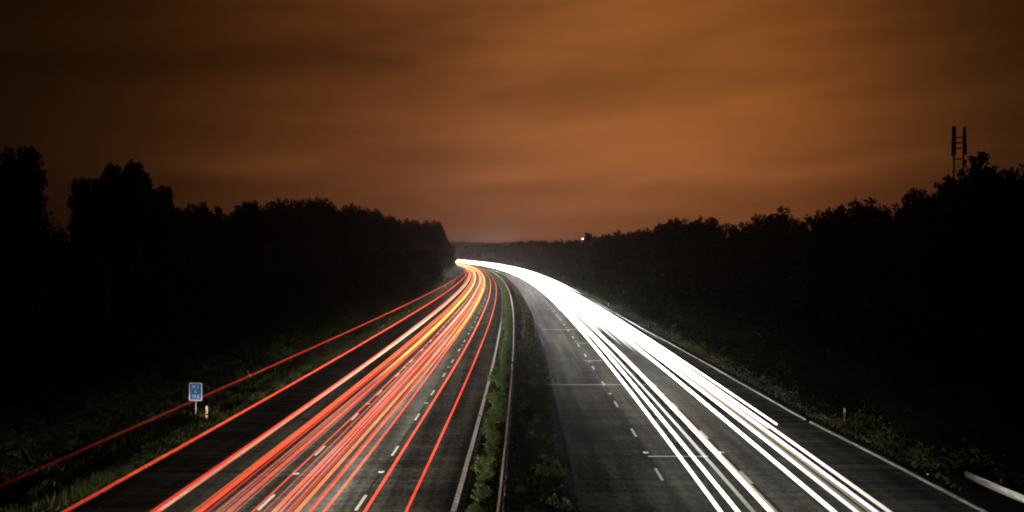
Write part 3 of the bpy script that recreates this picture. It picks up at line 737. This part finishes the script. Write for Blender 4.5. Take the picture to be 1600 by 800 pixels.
# (column, height, radius, colour, strength, label)
reds = [
 (237, .85, .07, RED, .62, 'broad red tail-light streak along the left edge line'),
 (246, .75, .06, PINK, .22, 'faint pink streak just inside the broad one on the left edge line'),
 (297, .85, .05, ORG, .36, 'thin orange-red streak, first inside lane one'),
 (317, .80, .06, RED, .85, 'bright thin red streak left of the middle of lane one'),
 (328, .95, .035, RED, .30, 'dim hair-thin red streak beside the bright one in lane one'),
 (341, .70, .045, PINK, .25, 'dim pink streak in the middle of lane one'),
 (357, .85, .07, RED, .40, 'soft wide red streak right of the middle of lane one'),
 (394, .80, .030, RED, .50, 'hair-thin red streak running beside the dashes of the first lane line'),
 (422, .85, .065, RED, .68, 'wide red streak just right of the first lane line'),
 (441, .75, .040, PINK, .28, 'dim pink streak right of the first lane line'),
 (451, .90, .045, RED, .45, 'thin red streak in the left half of lane two'),
 (466, .80, .065, ORG, .70, 'bright orange-red streak in the middle of lane two'),
 (489, .80, .055, RED, .45, 'red streak in the right half of lane two'),
 (502, .85, .050, RED, .50, 'right-hand red streak of lane two'),
 (305, .80, .022, RED, .30, 'hair-thin red streak left of the bright one in lane one'),
 (349, .90, .022, RED, .33, 'hair-thin red streak right of the middle of lane one'),
 (367, .75, .022, PINK, .20, 'faint pink streak on the right side of lane one'),
 (410, .80, .024, RED, .30, 'hair-thin red streak just right of the first lane line'),
 (432, .70, .022, RED, .34, 'hair-thin red streak right of the wide one in lane two'),
 (459, .85, .020, PINK, .24, 'faint pink streak left of the bright orange-red one in lane two'),
 (477, .75, .022, RED, .30, 'hair-thin red streak right of the bright orange-red one in lane two'),
 (574, .80, .055, RED, .62, 'single red streak right of the second lane line'),
 (638, .80, .055, RED, .42, 'dark red streak nearest the central reserve'),
]
for px, h, r, c, s, lab in reds:
    off, z_ = off_at(px, h); r *= .98
    trail(off, h, r, c, s*2.0, -25, YF, lab, GT, amp=.25, c_far=(1, .19, .06) if r > .03 else None, front=(680 if s > .39 and px not in (237,) else 0)*(.3 if px > 560 else 1))
trail(-10.45, 3.75, .042, RED, .6, 4, 520, 'high dull red streak crossing behind the blue sign over the grass', GT, y_on=(8, 90))
trail(-10.65, 2.15, .048, RED, 1.2, 4, 520, 'red streak low over the edge of the grass verge below the sign', GT)
trail(off_at(337, .9)[0]+.25, .95, .085, AMB, 3.2, 60, YF, 'amber streak swelling along the middle of lane one', GT, y_on=(60, 105))
trail(off_at(484, .9)[0]+.1, .95, .075, AMB, 2.4, 75, YF, 'amber streak along the right half of lane two', GT, y_on=(75, 150))
trail(off_at(262, .9)[0], 1.1, .06, (1, .55, .38), 1.5, 48, YF, 'pale peach streak beside the left edge line', GT, y_on=(48, 95))
trail(off_at(430, .9)[0], 1.1, .06, (1, .5, .3), 1.3, 60, YF, 'pale peach streak along the first lane line', GT, y_on=(60, 140))
trail(off_at(300, .9)[0], 2.4, .05, RED, .9, 110, YF, 'raised red streak of a tall vehicle in the distance of lane one', GT, y_on=(110, 220))
whites = [
 (1125, .66, .060, WHITE, 2.2, 'left-hand white streak nearest the first lane line on the right carriageway'),
 (1156, .66, .060, WHITE, 2.6, 'second white streak from the left on the right carriageway'),
 (1176, .75, .055, (.9, .92, .84), .42, 'dull grey streak between two bright white ones in lane two'),
 (1206, .66, .070, WHITE, 1.9, 'white streak with a golden edge along the second lane line'),
 (1306, .66, .065, WHITE, 2.6, 'clear white streak alone in the left half of the inside lane'),
 (1338, .66, .055, WHITE, 2.1, 'white streak left of the gold one in the inside lane'),
 (1346, .9, .050, (.8, .86, .8), .35, 'greenish grey streak left of the gold one in the inside lane'),
 (1366, .70, .055, BLUE, 2.2, 'bluish white streak right of the gold one'),
 (1391, .70, .055, WARM, 1.8, 'outermost white streak beside the right hard shoulder'),
]
for px, h, r, c, s, lab in whites:
    off, z_ = off_at(px, h)
    trail(off, h, r*1.15, c, s*(7.5 if s > 1 else 5.5), 12, YF, lab, GH, amp=.16)
trail(off_at(1212, .7)[0]+.02, .74, .022, GOLD, 4, 6, 400, 'hair-thin golden streak along the second lane line on the right carriageway', GH, amp=.16)
trail(off_at(1356, .8)[0], .80, .028, GOLD, 4, 6, 500, 'thin golden streak in the middle of the inside lane', GH)
trail(15.36, .95, .045, WHITE, 14, 45.2, YF, 'thick white streak that ends abruptly beside the right hard shoulder', GH, amp=.1)
trail(15.05, .72, .045, WHITE, 14, 45.6, YF, 'white streak under the thick one that ends abruptly', GH, amp=.1)
for off, h, s, ya, lab in ((9.5, .9, 1.6, 90, 'distant white streak left of lane two'), (12.8, 1.0, 2.0, 70, 'distant white streak along the inside lane'),
                       (13.6, 1.5, 1.6, 90, 'raised distant white streak of a tall vehicle'), (12.05, .8, .8, 85, 'added soft streak standing for the glow in the gap between the two bundles'), (12.4, .95, .8, 78, 'second added soft streak standing for the glow between the two bundles'), (11.6, .8, 1.5, 100, 'distant white streak beside the second lane line'), (14.3, 2.2, 1.2, 160, 'highest distant white streak above the inside lane')):
    trail(off, h, .08, WHITE, s*8, ya, YF, lab, GH, y_on=(ya, ya*2.2), amp=.15)  # the soft pair in the gap is added to imitate glow between the bundles

# ------------------------------------------------------------------ night haze
mb = MB(); mb.box(-3700, 3700, -80, 3600, -2.5, 62)
hz = mb.build('haze', M['soil']); hz['kind'] = 'stuff'; hz['label'] = 'thin night haze lying over the whole valley'
hm = bpy.data.materials.new('night_haze'); hm.use_nodes = True; n = NT(hm.node_tree); n.n.clear()
pv = n.add('ShaderNodeVolumePrincipled'); pv.inputs['Color'].default_value = (.9, .9, .9, 1); pv.inputs['Density'].default_value = .00026; pv.inputs['Anisotropy'].default_value = .85
oo = n.add('ShaderNodeOutputMaterial'); n.link(pv.outputs[0], oo.inputs['Volume'])
hz.data.materials.clear(); hz.data.materials.append(hm)
